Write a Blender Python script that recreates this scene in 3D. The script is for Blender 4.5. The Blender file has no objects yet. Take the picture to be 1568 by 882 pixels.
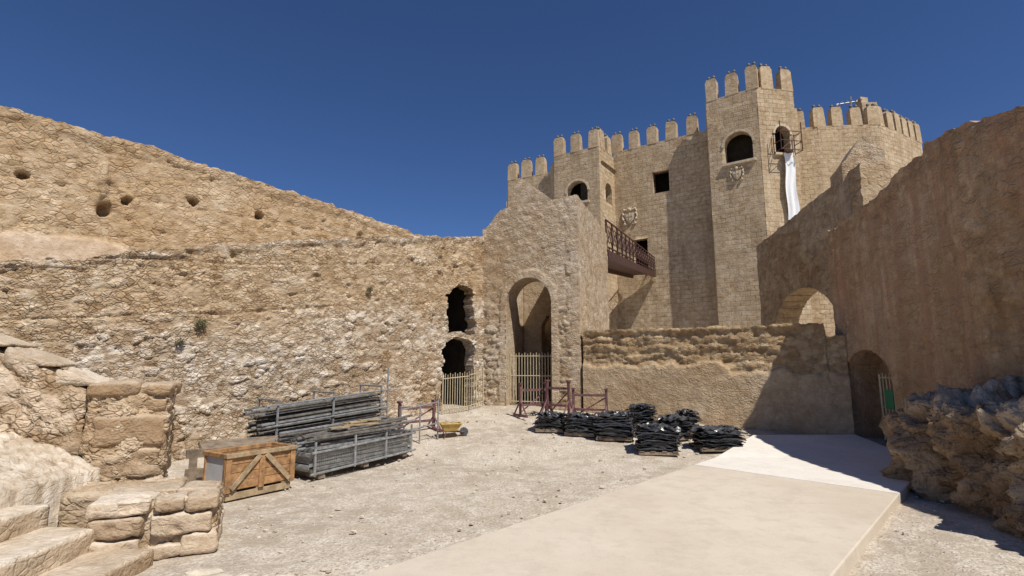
import bpy, math, random
from mathutils import Vector, Matrix, noise
random.seed(7)
R=random.random
def U(a,b): return a+(b-a)*R()
scene=bpy.context.scene
# ------------------------------------------------------------ materials
def newmat(name):
    m=bpy.data.materials.new(name); m.use_nodes=True
    nt=m.node_tree; b=nt.nodes['Principled BSDF']
    b.inputs['Specular IOR Level'].default_value=0.2
    return m,nt,b
def nd(nt,t,**kw):
    n=nt.nodes.new(t)
    for k,v in kw.items(): setattr(n,k,v)
    return n
def lk(nt,a,b): nt.links.new(a,b)
def ntex(nt,vec,scale,detail=6,rough=.6):
    n=nd(nt,'ShaderNodeTexNoise'); n.inputs['Scale'].default_value=scale
    n.inputs['Detail'].default_value=min(detail,4 if scale<5 else 3); n.inputs['Roughness'].default_value=rough
    if vec is not None: lk(nt,vec,n.inputs['Vector'])
    return n
def mapr(nt,src,a,b,c,d):
    n=nd(nt,'ShaderNodeMapRange'); lk(nt,src,n.inputs[0])
    for i,v in enumerate((a,b,c,d)): n.inputs[i+1].default_value=v
    return n.outputs[0]
def mixc(nt,fac,a,b,mode='MIX'):
    n=nd(nt,'ShaderNodeMix',data_type='RGBA',blend_type=mode)
    for idx,v in ((0,fac),(6,a),(7,b)):
        if hasattr(v,'links') : lk(nt,v,n.inputs[idx])
        elif idx==0: n.inputs[0].default_value=v
        else: n.inputs[idx].default_value=(v[0],v[1],v[2],1)
    return n.outputs[2]
def ramp(nt,src,stops):
    n=nd(nt,'ShaderNodeValToRGB'); lk(nt,src,n.inputs[0]); r=n.color_ramp
    while len(r.elements)<len(stops): r.elements.new(.5)
    for e,(p,c) in zip(r.elements,stops):
        e.position=p; e.color=(c[0],c[1],c[2],1)
    return n.outputs[0]
def bump(nt,b,h,strength,dist=.03,prev=None):
    n=nd(nt,'ShaderNodeBump'); n.inputs['Strength'].default_value=strength
    n.inputs['Distance'].default_value=dist; lk(nt,h,n.inputs['Height'])
    if prev: lk(nt,prev,n.inputs['Normal'])
    lk(nt,n.outputs[0],b.inputs['Normal']); return n.outputs[0]
def scl(nt,vec,s):
    n=nd(nt,'ShaderNodeMapping'); n.inputs['Scale'].default_value=s; lk(nt,vec,n.inputs[0]); return n.outputs[0]
def mth(nt,op,a,b):
    n=nd(nt,'ShaderNodeMath',operation=op)
    for i,v in enumerate((a,b)):
        if hasattr(v,'links'): lk(nt,v,n.inputs[i])
        else: n.inputs[i].default_value=v
    return n.outputs[0]
def mul(nt,a,b): return mth(nt,'MULTIPLY',a,b)
def rubblemat(name,low,high,mortar,rough=.95,streak=None,b=.6,small=.55,ssc=11,smalllow=None):
    """low/high: 3 colours each, blended by vertex attr 'zone'"""
    m,nt,bs=newmat(name); bs.inputs['Roughness'].default_value=rough
    tc=nd(nt,'ShaderNodeTexCoord').outputs['Object']
    ac=nd(nt,'ShaderNodeAttribute',attribute_name='cell').outputs['Fac']
    ae=nd(nt,'ShaderNodeAttribute',attribute_name='edge').outputs['Fac']
    az=nd(nt,'ShaderNodeAttribute',attribute_name='zone').outputs['Fac']
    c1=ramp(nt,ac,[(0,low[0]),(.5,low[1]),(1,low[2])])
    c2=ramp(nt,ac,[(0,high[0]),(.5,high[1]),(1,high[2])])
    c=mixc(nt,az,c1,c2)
    ef=mapr(nt,ae,.02,.14,1,0)
    n0=ntex(nt,tc,3.5,8,.7).outputs[0]
    c=mixc(nt,mul(nt,ef,mapr(nt,n0,.35,.6,.3,1)),c,mortar)
    n1=ntex(nt,tc,.55,6,.65).outputs[0]; n2=ntex(nt,tc,24,5,.75).outputs[0]; n3=ntex(nt,tc,4.9,7,.75).outputs[0]
    wv=nd(nt,'ShaderNodeVectorMath',operation='SCALE'); lk(nt,ntex(nt,tc,5,1).outputs[1],wv.inputs[0]); wv.inputs['Scale'].default_value=.12
    av=nd(nt,'ShaderNodeVectorMath',operation='ADD'); lk(nt,scl(nt,tc,(1,1,1.5)),av.inputs[0]); lk(nt,wv.outputs[0],av.inputs[1])
    v1=nd(nt,'ShaderNodeTexVoronoi',feature='DISTANCE_TO_EDGE'); v1.inputs['Scale'].default_value=ssc; lk(nt,av.outputs[0],v1.inputs['Vector'])
    v2=nd(nt,'ShaderNodeTexVoronoi'); v2.inputs['Scale'].default_value=ssc; lk(nt,av.outputs[0],v2.inputs['Vector'])
    sep=nd(nt,'ShaderNodeSeparateColor'); lk(nt,v2.outputs['Color'],sep.inputs[0])
    vis=mapr(nt,n0,.40,.58,0,small)
    if smalllow is not None: vis=mul(nt,vis,mapr(nt,az,0,1,smalllow,1))
    c=mixc(nt,mul(nt,vis,mapr(nt,sep.outputs[0],0,1,.0,1)),c,mixc(nt,1,c,(1.28,1.28,1.29),'MULTIPLY'))
    c=mixc(nt,mul(nt,vis,mapr(nt,sep.outputs[1],.5,1,0,1)),c,mixc(nt,1,c,(.70,.65,.58),'MULTIPLY'))
    c=mixc(nt,mul(nt,vis,mapr(nt,v1.outputs[0],0,.07,.9,0)),c,mixc(nt,1,c,(.60,.54,.46),'MULTIPLY'))
    c=mixc(nt,mapr(nt,n1,.35,.68,0,1),c,mixc(nt,1,c,(.82,.73,.62),'MULTIPLY'))
    c=mixc(nt,mapr(nt,n3,.38,.60,.65,0),c,mixc(nt,1,c,(.68,.62,.54),'MULTIPLY'))
    c=mixc(nt,mapr(nt,n2,.45,.7,0,.5),c,mixc(nt,1,c,(1.3,1.3,1.3),'MULTIPLY'))
    if streak:
        ns=ntex(nt,scl(nt,tc,(3.5,3.5,.16)),1.5,7,.7).outputs[0]
        c=mixc(nt,mapr(nt,ns,.48,.62,0,.75),c,streak)
        ns2=ntex(nt,scl(nt,tc,(2.1,2.1,.12)),2.2,7,.7).outputs[0]
        c=mixc(nt,mapr(nt,ns2,.48,.64,0,.6),c,mixc(nt,1,c,(1.38,1.38,1.38),'MULTIPLY'))
    lk(nt,c,bs.inputs['Base Color'])
    p=bump(nt,bs,mth(nt,'ADD',n3,mul(nt,mapr(nt,v1.outputs[0],0,.15,0,.6),vis)),b,.055); p=bump(nt,bs,n2,b*.7,.015,p)
    return m
def brickmat(name,c0,c1,c2,bw=.56,rh=.29,mort=(.33,.25,.16),stain=(.30,.22,.14)):
    m,nt,bs=newmat(name); bs.inputs['Roughness'].default_value=.95
    uv=nd(nt,'ShaderNodeUVMap').outputs[0]; tc=nd(nt,'ShaderNodeTexCoord').outputs['Object']
    wn=ntex(nt,tc,1.8,4); va=nd(nt,'ShaderNodeVectorMath',operation='SCALE'); lk(nt,wn.outputs[1],va.inputs[0]); va.inputs['Scale'].default_value=.17
    ad=nd(nt,'ShaderNodeVectorMath',operation='ADD'); lk(nt,uv,ad.inputs[0]); lk(nt,va.outputs[0],ad.inputs[1])
    br=nd(nt,'ShaderNodeTexBrick'); lk(nt,ad.outputs[0],br.inputs['Vector'])
    br.inputs['Scale'].default_value=1; br.inputs['Brick Width'].default_value=bw; br.inputs['Row Height'].default_value=rh
    br.inputs['Mortar Size'].default_value=.026; br.inputs['Mortar Smooth'].default_value=.8
    br.inputs['Color1'].default_value=(*c0,1); br.inputs['Color2'].default_value=(*c1,1); br.inputs['Mortar'].default_value=(*mort,1)
    n1=ntex(nt,tc,.35,7,.65).outputs[0]; n2=ntex(nt,tc,7,6,.8).outputs[0]; n3=ntex(nt,tc,1.6,7,.75).outputs[0]
    ns=ntex(nt,scl(nt,tc,(1.3,1.3,.1)),1.2,7,.7).outputs[0]
    v2=nd(nt,'ShaderNodeTexVoronoi'); v2.inputs['Scale'].default_value=4.2; lk(nt,scl(nt,tc,(1,1,1.5)),v2.inputs['Vector'])
    sep=nd(nt,'ShaderNodeSeparateColor'); lk(nt,v2.outputs['Color'],sep.inputs[0])
    c=mixc(nt,mapr(nt,n1,.40,.60,.0,.7),br.outputs[0],c2)
    c=mixc(nt,mapr(nt,sep.outputs[0],.45,1,0,.6),c,mixc(nt,1,c,(.72,.65,.56),'MULTIPLY'))
    c=mixc(nt,mapr(nt,sep.outputs[1],.5,1,0,.5),c,mixc(nt,1,c,(1.2,1.2,1.2),'MULTIPLY'))
    c=mixc(nt,mapr(nt,n3,.40,.6,.7,0),c,mixc(nt,1,c,(.74,.67,.58),'MULTIPLY'))
    c=mixc(nt,mapr(nt,ns,.50,.72,0,.55),c,stain)
    c=mixc(nt,mapr(nt,n2,.38,.62,.55,0),c,mixc(nt,1,c,(.68,.63,.56),'MULTIPLY'))
    lk(nt,c,bs.inputs['Base Color'])
    inv=mapr(nt,br.outputs[1],0,1,.4,0)
    bump(nt,bs,mth(nt,'ADD',inv,n2),.5,.06)
    return m
def simple(name,c,rough=.7,metal=0,var=.25,ns=8,b=.2,spec=.3):
    m,nt,bs=newmat(name); bs.inputs['Roughness'].default_value=rough; bs.inputs['Metallic'].default_value=metal
    bs.inputs['Specular IOR Level'].default_value=spec
    tc=nd(nt,'ShaderNodeTexCoord').outputs['Object']
    n=ntex(nt,tc,ns,6,.7).outputs[0]
    c2=mixc(nt,mapr(nt,n,.35,.65,0,1),tuple(x*(1-var) for x in c),tuple(min(1,x*(1+var)) for x in c))
    lk(nt,c2,bs.inputs['Base Color'])
    if b: bump(nt,bs,n,b,.02)
    return m
def groundmat():
    m,nt,bs=newmat('dirt_gravel'); bs.inputs['Roughness'].default_value=1
    tc=nd(nt,'ShaderNodeTexCoord').outputs['Object']
    n1=ntex(nt,tc,.45,8,.7).outputs[0]; n2=ntex(nt,tc,3,9,.8).outputs[0]; n3=ntex(nt,tc,34,5,.8).outputs[0]; n4=ntex(nt,tc,1.1,8,.75).outputs[0]
    v=nd(nt,'ShaderNodeTexVoronoi'); v.inputs['Scale'].default_value=20; lk(nt,tc,v.inputs['Vector'])
    sep=nd(nt,'ShaderNodeSeparateColor'); lk(nt,v.outputs['Color'],sep.inputs[0])
    c=mixc(nt,mapr(nt,n1,.42,.58,0,1),(.62,.545,.445),(.45,.375,.29))
    c=mixc(nt,mapr(nt,n4,.48,.60,0,.75),c,(.41,.345,.265))
    c=mixc(nt,mapr(nt,n2,.46,.62,0,.85),c,(.70,.635,.54))
    c=mixc(nt,mapr(nt,n3,.40,.6,.75,0),c,(.32,.265,.2))
    st_=mul(nt,mapr(nt,v.outputs[0],.12,.3,1,0),mapr(nt,sep.outputs[0],.45,.5,0,.8))
    c=mixc(nt,st_,c,mixc(nt,sep.outputs[1],(.36,.31,.25),(.80,.76,.69)))
    lk(nt,c,bs.inputs['Base Color'])
    p=bump(nt,bs,mth(nt,'ADD',n2,mul(nt,st_,.5)),.6,.05); p=bump(nt,bs,n3,.7,.015,p)
    return m
def concretemat(name,c,c2):
    m,nt,bs=newmat(name); bs.inputs['Roughness'].default_value=.85
    tc=nd(nt,'ShaderNodeTexCoord').outputs['Object']
    n1=ntex(nt,tc,.6,8,.7).outputs[0]; n2=ntex(nt,tc,4,8,.8).outputs[0]; n3=ntex(nt,tc,70,4,.7).outputs[0]
    c_=mixc(nt,mapr(nt,n1,.38,.62,0,1),c,c2)
    c_=mixc(nt,mapr(nt,n2,.46,.68,0,.45),c_,tuple(x*.78 for x in c))
    c_=mixc(nt,mapr(nt,n3,.55,.7,0,.35),c_,tuple(x*.6 for x in c))
    lk(nt,c_,bs.inputs['Base Color']); bump(nt,bs,n2,.15,.01)
    return m
M={}
M['ramp']=rubblemat('limestone_rubble',[(.40,.31,.215),(.57,.49,.39),(.76,.70,.61)],[(.39,.285,.175),(.53,.41,.27),(.63,.52,.38)],(.40,.305,.2),b=.7,small=1)
M['ochre']=rubblemat('ochre_rubble',[(.60,.48,.355),(.62,.50,.375),(.64,.52,.395)],[(.45,.335,.205),(.52,.40,.26),(.58,.47,.33)],(.46,.345,.22),small=.9,ssc=7,smalllow=.1)
M['gate']=rubblemat('gate_masonry',[(.42,.325,.215),(.51,.415,.30),(.60,.51,.395)],[(.44,.35,.245),(.52,.425,.31),(.59,.50,.385)],(.44,.35,.24))
M['low']=rubblemat('rammed_earth_wall',[(.53,.42,.29),(.55,.44,.305),(.57,.46,.325)],[(.36,.26,.155),(.48,.37,.23),(.60,.485,.33)],(.38,.28,.17),small=.35)
M['right']=rubblemat('stained_render',[(.42,.305,.195),(.47,.35,.23),(.51,.39,.265)],[(.37,.275,.175),(.43,.325,.21),(.49,.38,.255)],(.35,.26,.165),streak=(.37,.215,.13),small=.4,b=.8,ssc=7)
M['side']=rubblemat('brown_masonry',[(.40,.31,.2),(.45,.355,.235),(.5,.4,.27)],[(.38,.3,.19),(.45,.355,.235),(.52,.42,.29)],(.33,.25,.16),small=.7,ssc=5)  # greyish brown stone, a different tone from the right wall
M['rock']=rubblemat('rough_rock',[(.27,.2,.135),(.33,.25,.175),(.41,.33,.24)],[(.42,.345,.26),(.52,.445,.35),(.6,.535,.44)],(.24,.18,.12),b=1.3,small=.5,ssc=5)  # second palette is the painted sunlit top
M['castle']=brickmat('castle_ashlar',(.51,.40,.265),(.61,.50,.35),(.57,.455,.31))
M['quoin']=simple('dressed_stone',(.54,.445,.315),.9,0,.2,5,.5)
M['dark']=simple('painted_interior_shade',(.05,.04,.03),1,0,.3,3,0)  # near-black colour standing in for the shade inside openings
M['ground']=groundmat()
M['concA']=concretemat('concrete_beige',(.56,.48,.38),(.62,.545,.445))
M['concB']=concretemat('concrete_pale',(.70,.65,.57),(.75,.70,.63))
M['wood']=simple('crate_timber',(.36,.20,.09),.75,0,.4,9,.2)
M['woodp']=simple('pale_timber',(.36,.27,.16),.8,0,.3,9,.2)
M['woodold']=simple('weathered_timber',(.22,.17,.12),.9,0,.35,7,.3)
M['panel']=simple('grey_board',(.52,.52,.52),.6,0,.08,4,.05)
M['galv']=simple('galvanised_steel',(.36,.36,.35),.5,.5,.3,14,.1)
M['tube']=simple('dull_steel_tube',(.17,.155,.135),.6,.3,.4,10,.1)
M['sheet']=simple('black_slate_sheet',(.045,.047,.052),.32,0,.8,7,.8,.7)
M['rust']=simple('oxide_red_paint',(.17,.085,.085),.6,.1,.3,12,.15)
M['yellow']=simple('yellow_paint',(.50,.34,.10),.6,0,.2,9,.05)
M['cream']=simple('cream_painted_rail',(.50,.42,.27),.55,0,.15,12,.05)
M['iron']=simple('corten_iron',(.085,.04,.03),.6,.3,.35,8,.1)
M['white']=simple('white_cloth',(.78,.78,.77),.8,0,.04,3,.1)
M['green']=simple('green_sign',(.05,.22,.1),.5,0,.1,3,0)
M['leaf']=simple('dry_leaves',(.13,.12,.055),.8,0,.5,20,0)
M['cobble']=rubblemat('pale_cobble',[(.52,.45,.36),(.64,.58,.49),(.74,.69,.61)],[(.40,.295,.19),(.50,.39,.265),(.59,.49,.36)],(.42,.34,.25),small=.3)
M['step']=simple('worn_step_stone',(.55,.48,.38),.9,0,.22,5,.6)
# ------------------------------------------------------------ mesh builder
def ground_z(x,y): return .13*max(0,min(y-9,4.6))
class MB:
    def __init__(s): s.v=[];s.f=[];s.m=[];s.sm=[]
    def add(s,vs,fs,mi=0,smooth=False):
        o=len(s.v); s.v+= [tuple(v) for v in vs]
        for f in fs: s.f.append([o+i for i in f]); s.m.append(mi); s.sm.append(smooth)
    def box(s,c,size,M3=None,mi=0,jit=0):
        c=Vector(c); vs=[]
        for dx in(-.5,.5):
            for dy in(-.5,.5):
                for dz in(-.5,.5):
                    p=Vector((dx*size[0]+U(-jit,jit),dy*size[1]+U(-jit,jit),dz*size[2]+U(-jit,jit)))
                    if M3: p=M3@p
                    vs.append(c+p)
        s.add(vs,[(0,1,3,2),(4,6,7,5),(0,4,5,1),(2,3,7,6),(0,2,6,4),(1,5,7,3)],mi)
    def tube(s,p,q,r,n=6,mi=0,r2=None):
        p=Vector(p);q=Vector(q); r2=r if r2 is None else r2
        d=(q-p).normalized(); a=d.orthogonal().normalized(); b=d.cross(a); vs=[]
        for k in range(n):
            t=2*math.pi*k/n; e=a*math.cos(t)+b*math.sin(t); vs+= [p+e*r,q+e*r2]
        fs=[(2*k,2*((k+1)%n),2*((k+1)%n)+1,2*k+1) for k in range(n)]
        fs+=[tuple(2*k for k in range(n))[::-1],tuple(2*k+1 for k in range(n))]
        s.add(vs,fs,mi,False)
    def ball(s,c,r,mi=0,seg=8,rings=5,sc=(1,1,1),nz=0):
        c=Vector(c); vs=[];fs=[]
        for i in range(rings+1):
            th=math.pi*i/rings
            for j in range(seg):
                ph=2*math.pi*j/seg
                rr=r*(1+U(-nz,nz))
                vs.append(c+Vector((rr*sc[0]*math.sin(th)*math.cos(ph),rr*sc[1]*math.sin(th)*math.sin(ph),rr*sc[2]*math.cos(th))))
        for i in range(rings):
            for j in range(seg):
                fs.append((i*seg+j,(i+1)*seg+j,(i+1)*seg+(j+1)%seg,i*seg+(j+1)%seg))
        s.add(vs,fs,mi,nz==0)
    def obj(s,name,mats,parent=None,bevel=0):
        me=bpy.data.meshes.new(name); me.from_pydata(s.v,[],s.f); me.update()
        for k in mats: me.materials.append(M[k])
        me.polygons.foreach_set('material_index',s.m); me.polygons.foreach_set('use_smooth',s.sm)
        o=bpy.data.objects.new(name,me); scene.collection.objects.link(o)
        if parent: o.parent=parent
        if bevel:
            b=o.modifiers.new('bevel','BEVEL'); b.width=bevel; b.segments=2; b.limit_method='ANGLE'
        return o
def empty(name):
    e=bpy.data.objects.new(name,None); scene.collection.objects.link(e); return e
def RZ(dx,dy): return Matrix.Rotation(math.atan2(dy,dx),3,'Z')
# ---- rubble field
def vor(s,z,freq,seed=0,zs=1.35,warp=.3):
    p=Vector((s*freq,z*freq*zs,seed)); p+=noise.noise_vector(p*.9)*warp
    d,pts=noise.voronoi(p)
    q=pts[0]*31.7
    return d[1]-d[0], noise.cell(q)*.5+.5
def sst(a,b,x):
    t=max(0,min(1,(x-a)/(b-a))); return t*t*(3-2*t)
def fb(s,z,f,seed=0,o=4):
    return noise.fractal(Vector((s*f,z*f,seed)),.9,2.1,o)
def hole_sd(h,s,z):
    k=h.get('k',1); r=(h['s1']-h['s0'])/2; sc=(h['s0']+h['s1'])/2
    if 'zs' in h:
        if z>h['zs']: sd=math.hypot(s-sc,(z-h['zs'])/k)-r
        else: sd=max(abs(s-sc)-r,h['zb']-z)
    else:
        sd=max(abs(s-sc)-r,h['zb']-z,z-h['zt'])
    if h.get('rough'): sd+=h['rough']*noise.fractal(Vector((s*3.2,z*3.2,3)),.8,2,3)
    return sd
def wall(name,p0,p1,top,bot,thick,res,mat,holes=(),disp=None,parent=None,smooth=True,ends=True):
    p0=Vector((p0[0],p0[1],0));p1=Vector((p1[0],p1[1],0)); d=p1-p0; L=d.length; d.normalize(); n=Vector((d.y,-d.x,0))
    tf=top if callable(top) else (lambda s:top); bf=bot if callable(bot) else (lambda s:bot)
    nS=max(1,math.ceil(L/res)); H=max(tf(L*i/20)-bf(L*i/20) for i in range(21)); nZ=max(1,math.ceil(H/res))
    V=[];B=[];UV=[];C=[];E=[];Z=[]
    P2=[]
    for i in range(nS+1):
        s0=L*i/nS; b=bf(s0); t=tf(s0)
        for k in range(nZ+1):
            s=s0; z=b+(t-b)*k/nZ
            if 0<i<nS and 0<k<nZ:
                for h in holes:
                    sd=hole_sd(h,s,z)
                    if abs(sd)<res*.6:
                        e=.01; gx=(hole_sd(h,s+e,z)-sd)/e; gz=(hole_sd(h,s,z+e)-sd)/e
                        g=max(.3,gx*gx+gz*gz); s-=sd*gx/g; z-=sd*gz/g; break
            r=disp(s,z,L,t) if disp else (0,.5,.5,0)
            P2.append((s,z)); V.append(p0+d*s+n*r[0]+Vector((0,0,z))); B.append(p0+d*s-n*thick+Vector((0,0,z)))
            UV.append((s,z)); C.append(r[1]);E.append(r[2]);Z.append(r[3])
    F=[];cnt={}
    w=nZ+1
    for i in range(nS):
        for k in range(nZ):
            q=(i*w+k,(i+1)*w+k,(i+1)*w+k+1,i*w+k+1)
            cs=sum(P2[a][0] for a in q)/4; cz=sum(P2[a][1] for a in q)/4
            if any(hole_sd(h,cs,cz)<0 for h in holes): continue
            F.append(q)
            for a in range(4):
                e=(q[a],q[(a+1)%4]); cnt[(min(e),max(e))]=cnt.get((min(e),max(e)),0)+1; 
    N0=len(V); faces=[tuple(q) for q in F]; sm=[smooth]*len(F)
    for q in F: faces.append(tuple(a+N0 for a in q[::-1])); sm.append(False)
    V2=V+B
    A_uv=UV+UV; C=C+C;E=E+[.5]*N0;Z=Z+Z
    for q in F:
        for a in range(4):
            e=(q[a],q[(a+1)%4])
            if cnt[(min(e),max(e))]==1:
                o=len(V2)
                V2.extend([V[e[0]],V[e[1]],B[e[1]],B[e[0]]])
                A_uv.extend([UV[e[0]],UV[e[1]],(UV[e[1]][0]+thick,UV[e[1]][1]),(UV[e[0]][0]+thick,UV[e[0]][1])])
                C.extend([.5,C[e[1]],.5,C[e[0]]]);E.extend([.5]*4);Z.extend([Z[e[0]]]*4)
                faces.append((o+1,o,o+3,o+2)); sm.append(False)
    me=bpy.data.meshes.new(name); me.from_pydata([tuple(v) for v in V2],[],faces); me.update()
    me.polygons.foreach_set('use_smooth',sm)
    for nm,arr in (('cell',C),('edge',E),('zone',Z)):
        a=me.attributes.new(nm,'FLOAT','POINT'); a.data.foreach_set('value',arr)
    ul=me.uv_layers.new(name='UVMap')
    flat=[]
    for l in me.loops: flat+=A_uv[l.vertex_index]
    ul.data.foreach_set('uv',flat)
    me.materials.append(M[mat])
    o=bpy.data.objects.new(name,me); scene.collection.objects.link(o)
    if parent: o.parent=parent
    return o
def dark_box(mb,p0,p1,s0,s1,z0,z1,t0,depth,mi=0):  # added open-fronted box that paints the shade behind a wall opening
    p0=Vector((p0[0],p0[1],0));p1=Vector((p1[0],p1[1],0)); d=(p1-p0).normalized(); n=Vector((d.y,-d.x,0))
    vs=[]
    for t in(t0,t0+depth):
        for s,z in((s0,z0),(s1,z0),(s1,z1),(s0,z1)): vs.append(p0+d*s-n*t+Vector((0,0,z)))
    mb.add(vs,[(4,5,6,7),(0,1,5,4),(1,2,6,5),(2,3,7,6),(3,0,4,7)],mi)
def lerp_pts(pts):
    def f(s):
        if s<=pts[0][0]: return pts[0][1]
        for (a,b),(c,d) in zip(pts,pts[1:]):
            if s<=c: return b+(d-b)*(s-a)/(c-a)
        return pts[-1][1]
    return f
# ------------------------------------------------------------ terrain
mb=MB()
def axis(lo,hi,step,far):
    a=[-far,-far/3,-far/8]; x=lo
    while x<=hi+1e-6: a.append(x); x+=step
    return a+[far/8,far/3,far]
ax=axis(-10,12,.11,600); ay=axis(-2,14,.11,600)
vs=[];fs=[]
for x in ax:
    for y in ay:
        z=ground_z(x,y)
        if -10<=x<=12 and -2<=y<=14: z+= .025*fb(x,y,.6,1)+.016*fb(x,y,3,2)-.012
        vs.append((x,y,z))
w=len(ay)
for i in range(len(ax)-1):
    for j in range(len(ay)-1): fs.append((i*w+j,(i+1)*w+j,(i+1)*w+j+1,i*w+j+1))
mb.add(vs,fs,0,True); mb.obj('ground',['ground'])
mb=MB()
for i in range(5200):
    x=U(-5.5,6.5);y=U(3.2,13)
    if noise.noise(Vector((x*.8,y*.8,4)))+U(-.4,.4)<-.05: continue
    r=.006+.026*R()**6
    mb.ball((x,y,ground_z(x,y)+r*.2),r,0,5,3,(U(.8,1.5),U(.8,1.5),U(.5,.8)),.2)
mb.obj('gravel',['step'])
# concrete path
path=empty('concrete_path')
def slab(name,pts,z,mat):
    m=MB(); n=len(pts)
    t=[(x,y,z+ground_z(x,y)) for x,y in pts]; b=[(x,y,-.1+ground_z(x,y)) for x,y in pts]
    m.add(t+b,[tuple(range(n))]+[(i,i+n,(i+1)%n+n,(i+1)%n) for i in range(n)],0)
    return m.obj(name,[mat],path,.012)
slab('panel_near',[(-5.7,-1),(-2.4,-1),(4.6,6.5),(2.8,8.35)],.10,'concA')
slab('panel_mid',[(2.808,8.36),(4.608,6.508),(6.66,8.6),(6.66,9),(3.38,9)],.104,'concB')
slab('panel_far',[(3.38,9.002),(6.66,9.002),(6.66,10.45),(4.65,10.4)],.103,'concB')
# ------------------------------------------------------------ left rampart (lower tier)
tier=[(-5,3.0),(-2.6,3.05),(-1.2,3.3),(0,3.65),(2.1,4.15),(4.34,4.6),(7.3,5.12)]
LW0=Vector((-6,9)); LD=Vector((.728,.686)); LN=Vector((.686,-.728))
OFF=5.0
W0=LW0-LD*OFF; W1=LW0+LD*7.2
tl=lerp_pts([(a+OFF,b) for a,b in tier])
def d_ramp(s,z,L,t):
    e,c=vor(s,z,4.1,1,1.6,.2); e2,c2=vor(s,z,8,9,1.5,.2)
    big=sst(-.35,.15,fb(s,z,1.1,77,3))
    zone=sst(-.5,.35,(z-(2.2+.7*fb(s,z,.5,4)+ .12*(s-OFF))))
    a1=(.042*(1-zone)+.022*zone); a2=.02
    dd=big*a1*sst(.03,.12,e)*(.35+.9*c)+(1-big)*a2*sst(.03,.16,e2)*(.5+.8*c2)
    dd+=.025*fb(s,z,.8,5)+.007*fb(s,z,9,6)
    dd-=.05*sst(.55,.8,fb(s,z,4.5,15,3))
    lay=abs(((z-.12*s+.1*fb(s,z,.4,8))%.95)/.95-.5)*2
    dd-=zone*.03*sst(.95,1,lay)
    dd+=.06*(1-sst(0,.7,z))*(1-zone)
    cr=1-sst(.06,.18,t-z+.08*fb(s,z,3,8)); dd+=.035*cr
    zone=zone*(1-.45*cr)
    return dd, (c if big>.5 else c2), (e if big>.5 else e2)+.06*zone, zone
hs=[dict(s0=6.0+OFF,s1=6.86+OFF,zb=2.42,zt=3.64,rough=.12),
    dict(s0=5.88+OFF,s1=6.88+OFF,zb=.3,zs=1.95,k=.75,rough=.08)]
wall('lower_rampart_wall',W0,W1,lambda s:tl(s)+.05*fb(s,0,1.2,3)+.035*fb(s,0,6,3),-.2,.36,.032,'ramp',hs,d_ramp)
mb=MB(); dark_box(mb,W0,W1,5.6+OFF,7.15+OFF,.2,3.9,.355,1.4); mb.obj('rampart_dark_box',['dark'])  # added box, coloured near-black so the openings look unlit
UW0=Vector((-7.7,10.8))-LD*6; UW1=Vector((-7.7,10.8))+LD*8.0
ut=lerp_pts([(0,6.45),(3.6,6.35),(5.3,6.3),(8.9,5.96),(11.75,5.65),(13.1,5.5),(14,5.3)])
putlogs=[(3.95,5.15),(5.55,5.0),(6.75,5.25),(8.15,5.2)]
def d_up(s,z,L,t):
    e,c=vor(s,z,5.5,21,1.6,.3) 
    sm=sst(-.06,.06,(4.2-.04*s+.22*fb(s,z,.7,2)-z))*(1-sst(8,10,s))
    dd=.012*sst(.02,.2,e)+.03*fb(s,z,.7,25)+.010*fb(s,z,6,6)
    p=fb(s,z,1.6,32,3); dd-=.05*sst(.55,.9,p)
    dd-=.05*sst(.48,.75,fb(s,z*1.6,4,35,3))
    lay=abs(((z+.08*fb(s,z,.4,8))%.85)/.85-.5)*2
    dd-=.035*sst(.94,1,lay)
    dd=dd*(1-sm)+(.055+.006*fb(s,z,4,3))*sm
    crown=1-sst(.1,.3,t-z+.1*fb(s,z,2,5)); dd+=.05*crown
    for a,b in putlogs:
        q=math.hypot(s-a,(z-b)*1.0)+.03*noise.noise(Vector((s*9,z*9,0))); dd-=.3*(1-sst(.05,.10,q))
    q=math.hypot((s-5.2),(z-4.75)/1.3)+.05*noise.noise(Vector((s*7,z*7,0))); dd-=.35*(1-sst(.06,.14,q))
    q=math.hypot((s-5.15)/.7,(z-5.35)/3.2)+.05*noise.noise(Vector((s*7,z*7,0))); dd+=.10*(1-sst(.06,.16,q))
    q=math.hypot((s-10.8),(z-4.95)/3)+.05*noise.noise(Vector((s*7,z*7,0))); dd-=.2*(1-sst(.05,.12,q))
    return dd,c,(e if sm<.5 else .5),1-sm
wall('upper_rampart_wall',UW0,UW1,lambda s:ut(s)+.06*fb(s,0,.9,3)+.05*fb(s,0,5,3),2.0,.9,.042,'ochre',(),d_up)
mb=MB(); nb=30; vs=[];fs=[]
for i in range(nb+1):
    s=.02+(OFF+7.1)*i/nb
    a=W0+LD*s; z=tl(s)-.15
    for off in (0.2,3.0):
        q=a-LN*off; vs.append((q.x,q.y,z))
for i in range(nb): fs.append((2*i,2*i+2,2*i+3,2*i+1))
mb.add(vs,fs,0,True); mb.obj('rampart_walkway',['ground'])
wall('rampart_end_wall',(-2.6,15.9),(-.85,13.95),5.0,0,.3,.2,'ochre',(),None)
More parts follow.
